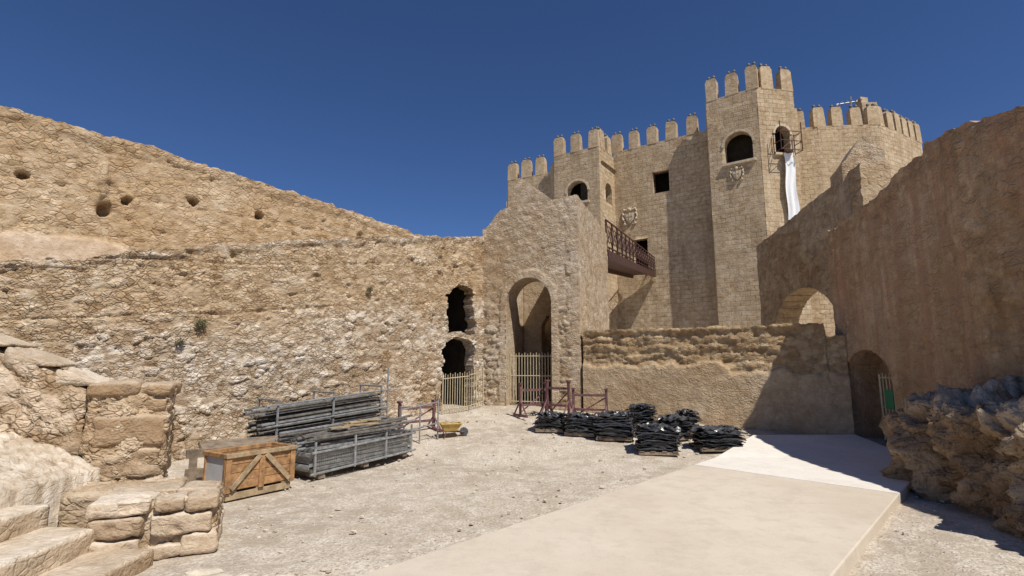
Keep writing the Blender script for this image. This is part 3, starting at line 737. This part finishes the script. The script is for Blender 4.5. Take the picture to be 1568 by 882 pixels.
for x in(.02,.75,1.4,2.0):
    mb.tube(SP(x,-.075,.05),SP(x,-.075,.52),.02,6,0); mb.tube(SP(x,.68,.05),SP(x,.68,.6),.022,6,0)
for z in(.08,.37): mb.tube(SP(-.05,-.08,z),SP(2.1,-.08,z),.018,6,0)
mb.tube(SP(-.05,.68,.6),SP(2.1,.68,.6),.02,6,0)
for i in range(44):
    y=U(0,.66); z=.42+.03*(i%6); mb.tube(SP(U(-.25,.3),y,z+U(-.02,.03)),SP(U(1.4,2.3),y+U(-.18,.18),z+U(-.02,.08)),.018,6,1 if i%3 else 0)
for i in range(5): mb.box(SP(U(.5,1.5),U(.1,.5),.62+.01*i),(U(.3,.8),.12,.02),R3@Matrix.Rotation(U(-.3,.3),3,'Z'),2)
mb.obj('scaffold_deck_stack',['galv','tube','woodp','woodold'])
mb=MB(); q0=Vector((-3.95,8.75,0)); R3=RZ(.66,.75)
def SP(x,y,z): return q0+R3@Vector((x,y,z+.09*max(0,x)))
for x in(.1,1.1,2.1):
    for y in(-.05,.68): mb.tube(SP(x,y,0),SP(x,y,1.05),.02,6,0)
    for z in(.12,.55,1.03): mb.tube(SP(x,-.07,z),SP(x,.7,z),.02,6,0)
for i in range(110):
    k=i//10; y=.02+.065*(i%10)+U(-.012,.012); z=.15+.072*k
    mb.tube(SP(U(-.2,.1),y,z+U(-.015,.015)),SP(U(1.9,2.3),y,z+U(-.015,.015)),.022,6,1 if i%7 else 0)
for z in(.3,.62,.95): mb.tube(SP(-.1,-.08,z),SP(2.3,-.08,z),.014,6,0)
mb.tube(SP(2.35,.1,0),SP(2.35,.1,1.35),.02,6,0)
mb.obj('scaffold_tube_rack',['galv','tube'])
mb=MB()
for x,y in((-2.05,9.9),(-1.75,10.2),(-1.45,10.5)):
    g=ground_z(x,y); mb.tube((x,y,g),(x,y,g+.75),.016,6)
for z in(.3,.7): mb.tube((-2.05,9.9,.1+z),(-1.45,10.5,.2+z),.014,6)
mb.obj('guardrail_frame',['galv'])
# ------------------------------------------------------------ rusty trestles
def trestle(x,y,ang,L=.9,h=.75):
    mb=MB(); R3=Matrix.Rotation(ang,3,'Z'); o=Vector((x,y,ground_z(x,y)))
    P=lambda a,b,c:o+R3@Vector((a,b,c))
    for sx in(-L/2,L/2):
        mb.box(P(sx,0,h/2),(.05,.05,h),R3,0); mb.box(P(sx,0,.03),(.05,.6,.05),R3,0); mb.box(P(sx,0,h+.0),(.07,.12,.04),R3,0)
        mb.tube(P(sx,-.28,.05),P(sx,0,h*.5),.018,6); mb.tube(P(sx,.28,.05),P(sx,0,h*.5),.018,6)
    mb.box(P(0,0,h*.35),(L,.04,.05),R3,0); mb.box(P(0,0,h*.8),(L,.04,.05),R3,0)
    mb.tube(P(-L/2,.03,.08),P(L/2,.03,h*.75),.016,6)
    return mb.obj('metal_trestle',['rust'])
trestle(-1.95,11.0,.7,.8,.62); trestle(.5,12.45,.5,.7,.75); trestle(1.05,12.2,-.7,.6,.85); trestle(1.75,12.0,-.35,.75,.7)
mb=MB(); g=ground_z(0,10.7); o=Vector((-1.22,10.65,g)); R3=Matrix.Rotation(.3,3,'Z'); P=lambda a,b,c:o+(R3@Vector((a,b,c)))*.68
lo=[(-.2,-.14),(.16,-.14),(.16,.14),(-.2,.14)];hi=[(-.3,-.24),(.3,-.24),(.3,.24),(-.3,.24)]
mb.add([P(x,y,.17) for x,y in lo]+[P(x,y,.38) for x,y in hi],[(0,3,2,1)]+[(i,(i+1)%4,(i+1)%4+4,i+4) for i in range(4)],0)
for i in range(4): mb.tube(P(*hi[i],.38),P(*hi[(i+1)%4],.38),.012,6,0)
for sy in(-.15,.15):
    mb.tube(P(.4,sy*.3,.13),P(-.25,sy,.17),.012,6,1); mb.tube(P(-.25,sy,.17),P(-.62,sy*1.5,.36),.012,6,1); mb.tube(P(-.15,sy,.17),P(-.2,sy*1.2,0),.011,6,1)
mb.tube(P(.4,-.035,.13),P(.4,.035,.13),.085,14,2)
for i in range(12): mb.ball(P(U(-.15,.15),U(-.12,.12),.34),U(.04,.06),3,7,4,nz=.15)
mb.obj('wheelbarrow',['yellow','rust','sheet','woodp'])
# ------------------------------------------------------------ sheet bundles on pallets
def bundle(x,y,w,d,h,ang):
    mb=MB(); g=ground_z(x,y); o=Vector((x,y,g)); R0=Matrix.Rotation(ang,3,'Z'); P=lambda a,b,c:o+R0@Vector((a,b,c))
    for b_ in(-.40,0,.40): mb.box(P(0,b_*d,.02),(w*.96,.07,.05),R0,1,.004)
    for a_ in(-.40,-.14,.14,.40): mb.box(P(a_*w,0,.052),(.08,d*.96,.016),R0,1,.003)
    z=.062; lean=U(-.12,.12)
    while z<h:
        t=U(.006,.018)
        k=32; vs=[]; ox,oy=U(-.04,.04)+lean*z,U(-.04,.04); rr=U(-.14,.14); sd=R()*50; sw=U(.82,1.10);sh=U(.84,1.10)
        ring=[]
        for i in range(k):
            a=2*math.pi*i/k; cx_,sy_=math.cos(a),math.sin(a); m_=max(abs(cx_),abs(sy_))*.85+.15
            nn_=1+.16*noise.noise(Vector((cx_*3,sy_*3,sd)))+.05*noise.noise(Vector((cx_*11,sy_*11,sd)))
            px=cx_/m_*w*.5*sw*nn_; py=sy_/m_*d*.5*sh*nn_
            ring.append((px*math.cos(rr)-py*math.sin(rr)+ox,px*math.sin(rr)+py*math.cos(rr)+oy,.05*noise.noise(Vector((px*9,py*9,sd)))))
        for dz in(0,t):
            for q in ring: vs.append(P(q[0],q[1],max(.03+z*.3,z+dz+q[2]-.12*(abs(q[0])/w)**2)))
        vs.append(P(ox,oy,z+t+U(.0,.01)))
        fs=[(i,(i+1)%k,(i+1)%k+k,i+k) for i in range(k)]+[tuple(range(k))[::-1]]+[(k+i,k+(i+1)%k,2*k) for i in range(k)]
        mb.add(vs,fs,0); z+=t+U(.004,.018)
    for i in range(7):
        a0=U(-.3,.3)*w;b0=U(-.3,.3)*d; vs=[];fs=[]; sd=R()*40; N_=9; ra=U(0,3)
        for u in range(N_):
            for v in range(N_):
                px=(u/(N_-1)-.5)*w*.6; py=(v/(N_-1)-.5)*d*.6; X=a0+px*math.cos(ra)-py*math.sin(ra); Y=b0+px*math.sin(ra)+py*math.cos(ra)
                vs.append(P(X,Y,z+.01+.11*abs(noise.noise(Vector((px*9,py*9,sd))))-.12*max(abs(X)/w,abs(Y)/d)**2))
        for u in range(N_-1):
            for v in range(N_-1): fs.append((u*N_+v,(u+1)*N_+v,(u+1)*N_+v+1,u*N_+v+1))
        mb.add(vs,fs,0)
    return mb.obj('slate_sheet_bundle',['sheet','woodold','galv'])
for x,y,w_,d_,h_,a_ in((.80,11.15,.58,.55,.32,-.2),(1.40,10.85,.62,.55,.34,-.3),(2.0,10.55,.70,.62,.44,-.2),(2.8,11.6,.5,.5,.38,.3),(2.58,9.62,.70,.55,.42,-.15),(3.15,10.55,.56,.5,.38,.3),(3.55,11.0,.42,.42,.38,.6),(3.72,9.85,.84,.6,.34,.1)):
    bundle(x,y,w_,d_,h_,a_)
# ------------------------------------------------------------ caper plants on wall
def bush(x,y,z,r,n,nm='caper_bush'):
    mb=MB()
    for i in range(n):
        v=Vector((random.gauss(0,1),random.gauss(0,1),random.gauss(0,1))).normalized()*r*R()**.5
        c=Vector((x,y,z))+Vector((v.x,v.y,v.z*.8)); s=U(.010,.024)
        a=Vector((U(-1,1),U(-1,1),U(-1,1))).normalized(); b=a.orthogonal().normalized()
        mb.add([c-a*s,c+b*s*.6,c+a*s,c-b*s*.6],[(0,1,2,3)])
        if i%6==0: mb.tube((x,y,z),c,.003,4)
    mb.obj(nm,['leaf'])
def onwall(s,z,o=.08): q=LW0+LD*s+LN*o; return q.x,q.y,z
bush(*onwall(.55,2.35),.11,200); bush(*onwall(.25,2.02),.09,100); bush(*onwall(3.8,3.3),.08,110)
# ------------------------------------------------------------ light, world, camera
ts=Vector((.40,-.56,1)).normalized()
sl=bpy.data.lights.new('sun','SUN'); sl.energy=5.0; sl.angle=math.radians(.5); sl.color=(1,.955,.885)
so=bpy.data.objects.new('sun',sl); so.rotation_euler=(-ts).to_track_quat('-Z','Y').to_euler(); scene.collection.objects.link(so)
wd=bpy.data.worlds.new('World'); scene.world=wd; wd.use_nodes=True; nt=wd.node_tree; bg=nt.nodes['Background']
sk=nt.nodes.new('ShaderNodeTexSky'); sk.sky_type='NISHITA'; sk.sun_disc=False
sk.sun_elevation=math.asin(ts.z); sk.sun_rotation=math.atan2(ts.x,ts.y); sk.altitude=2500; sk.air_density=1; sk.dust_density=0; sk.ozone_density=3
tint=mixc(nt,1.0,sk.outputs[0],(.57,.735,1.0),'MULTIPLY')
nt.links.new(tint,bg.inputs[0]); bg.inputs[1].default_value=.088
cam=bpy.data.cameras.new('camera'); cam.lens=18.37; cam.sensor_width=36; cam.clip_end=2000; cam.clip_start=.05
co=bpy.data.objects.new('camera',cam); co.location=(0,0,1.6); co.rotation_euler=(math.radians(98.5),0,0); scene.collection.objects.link(co); scene.camera=co
scene.view_settings.view_transform='Standard'; scene.view_settings.look='None'; scene.view_settings.exposure=0
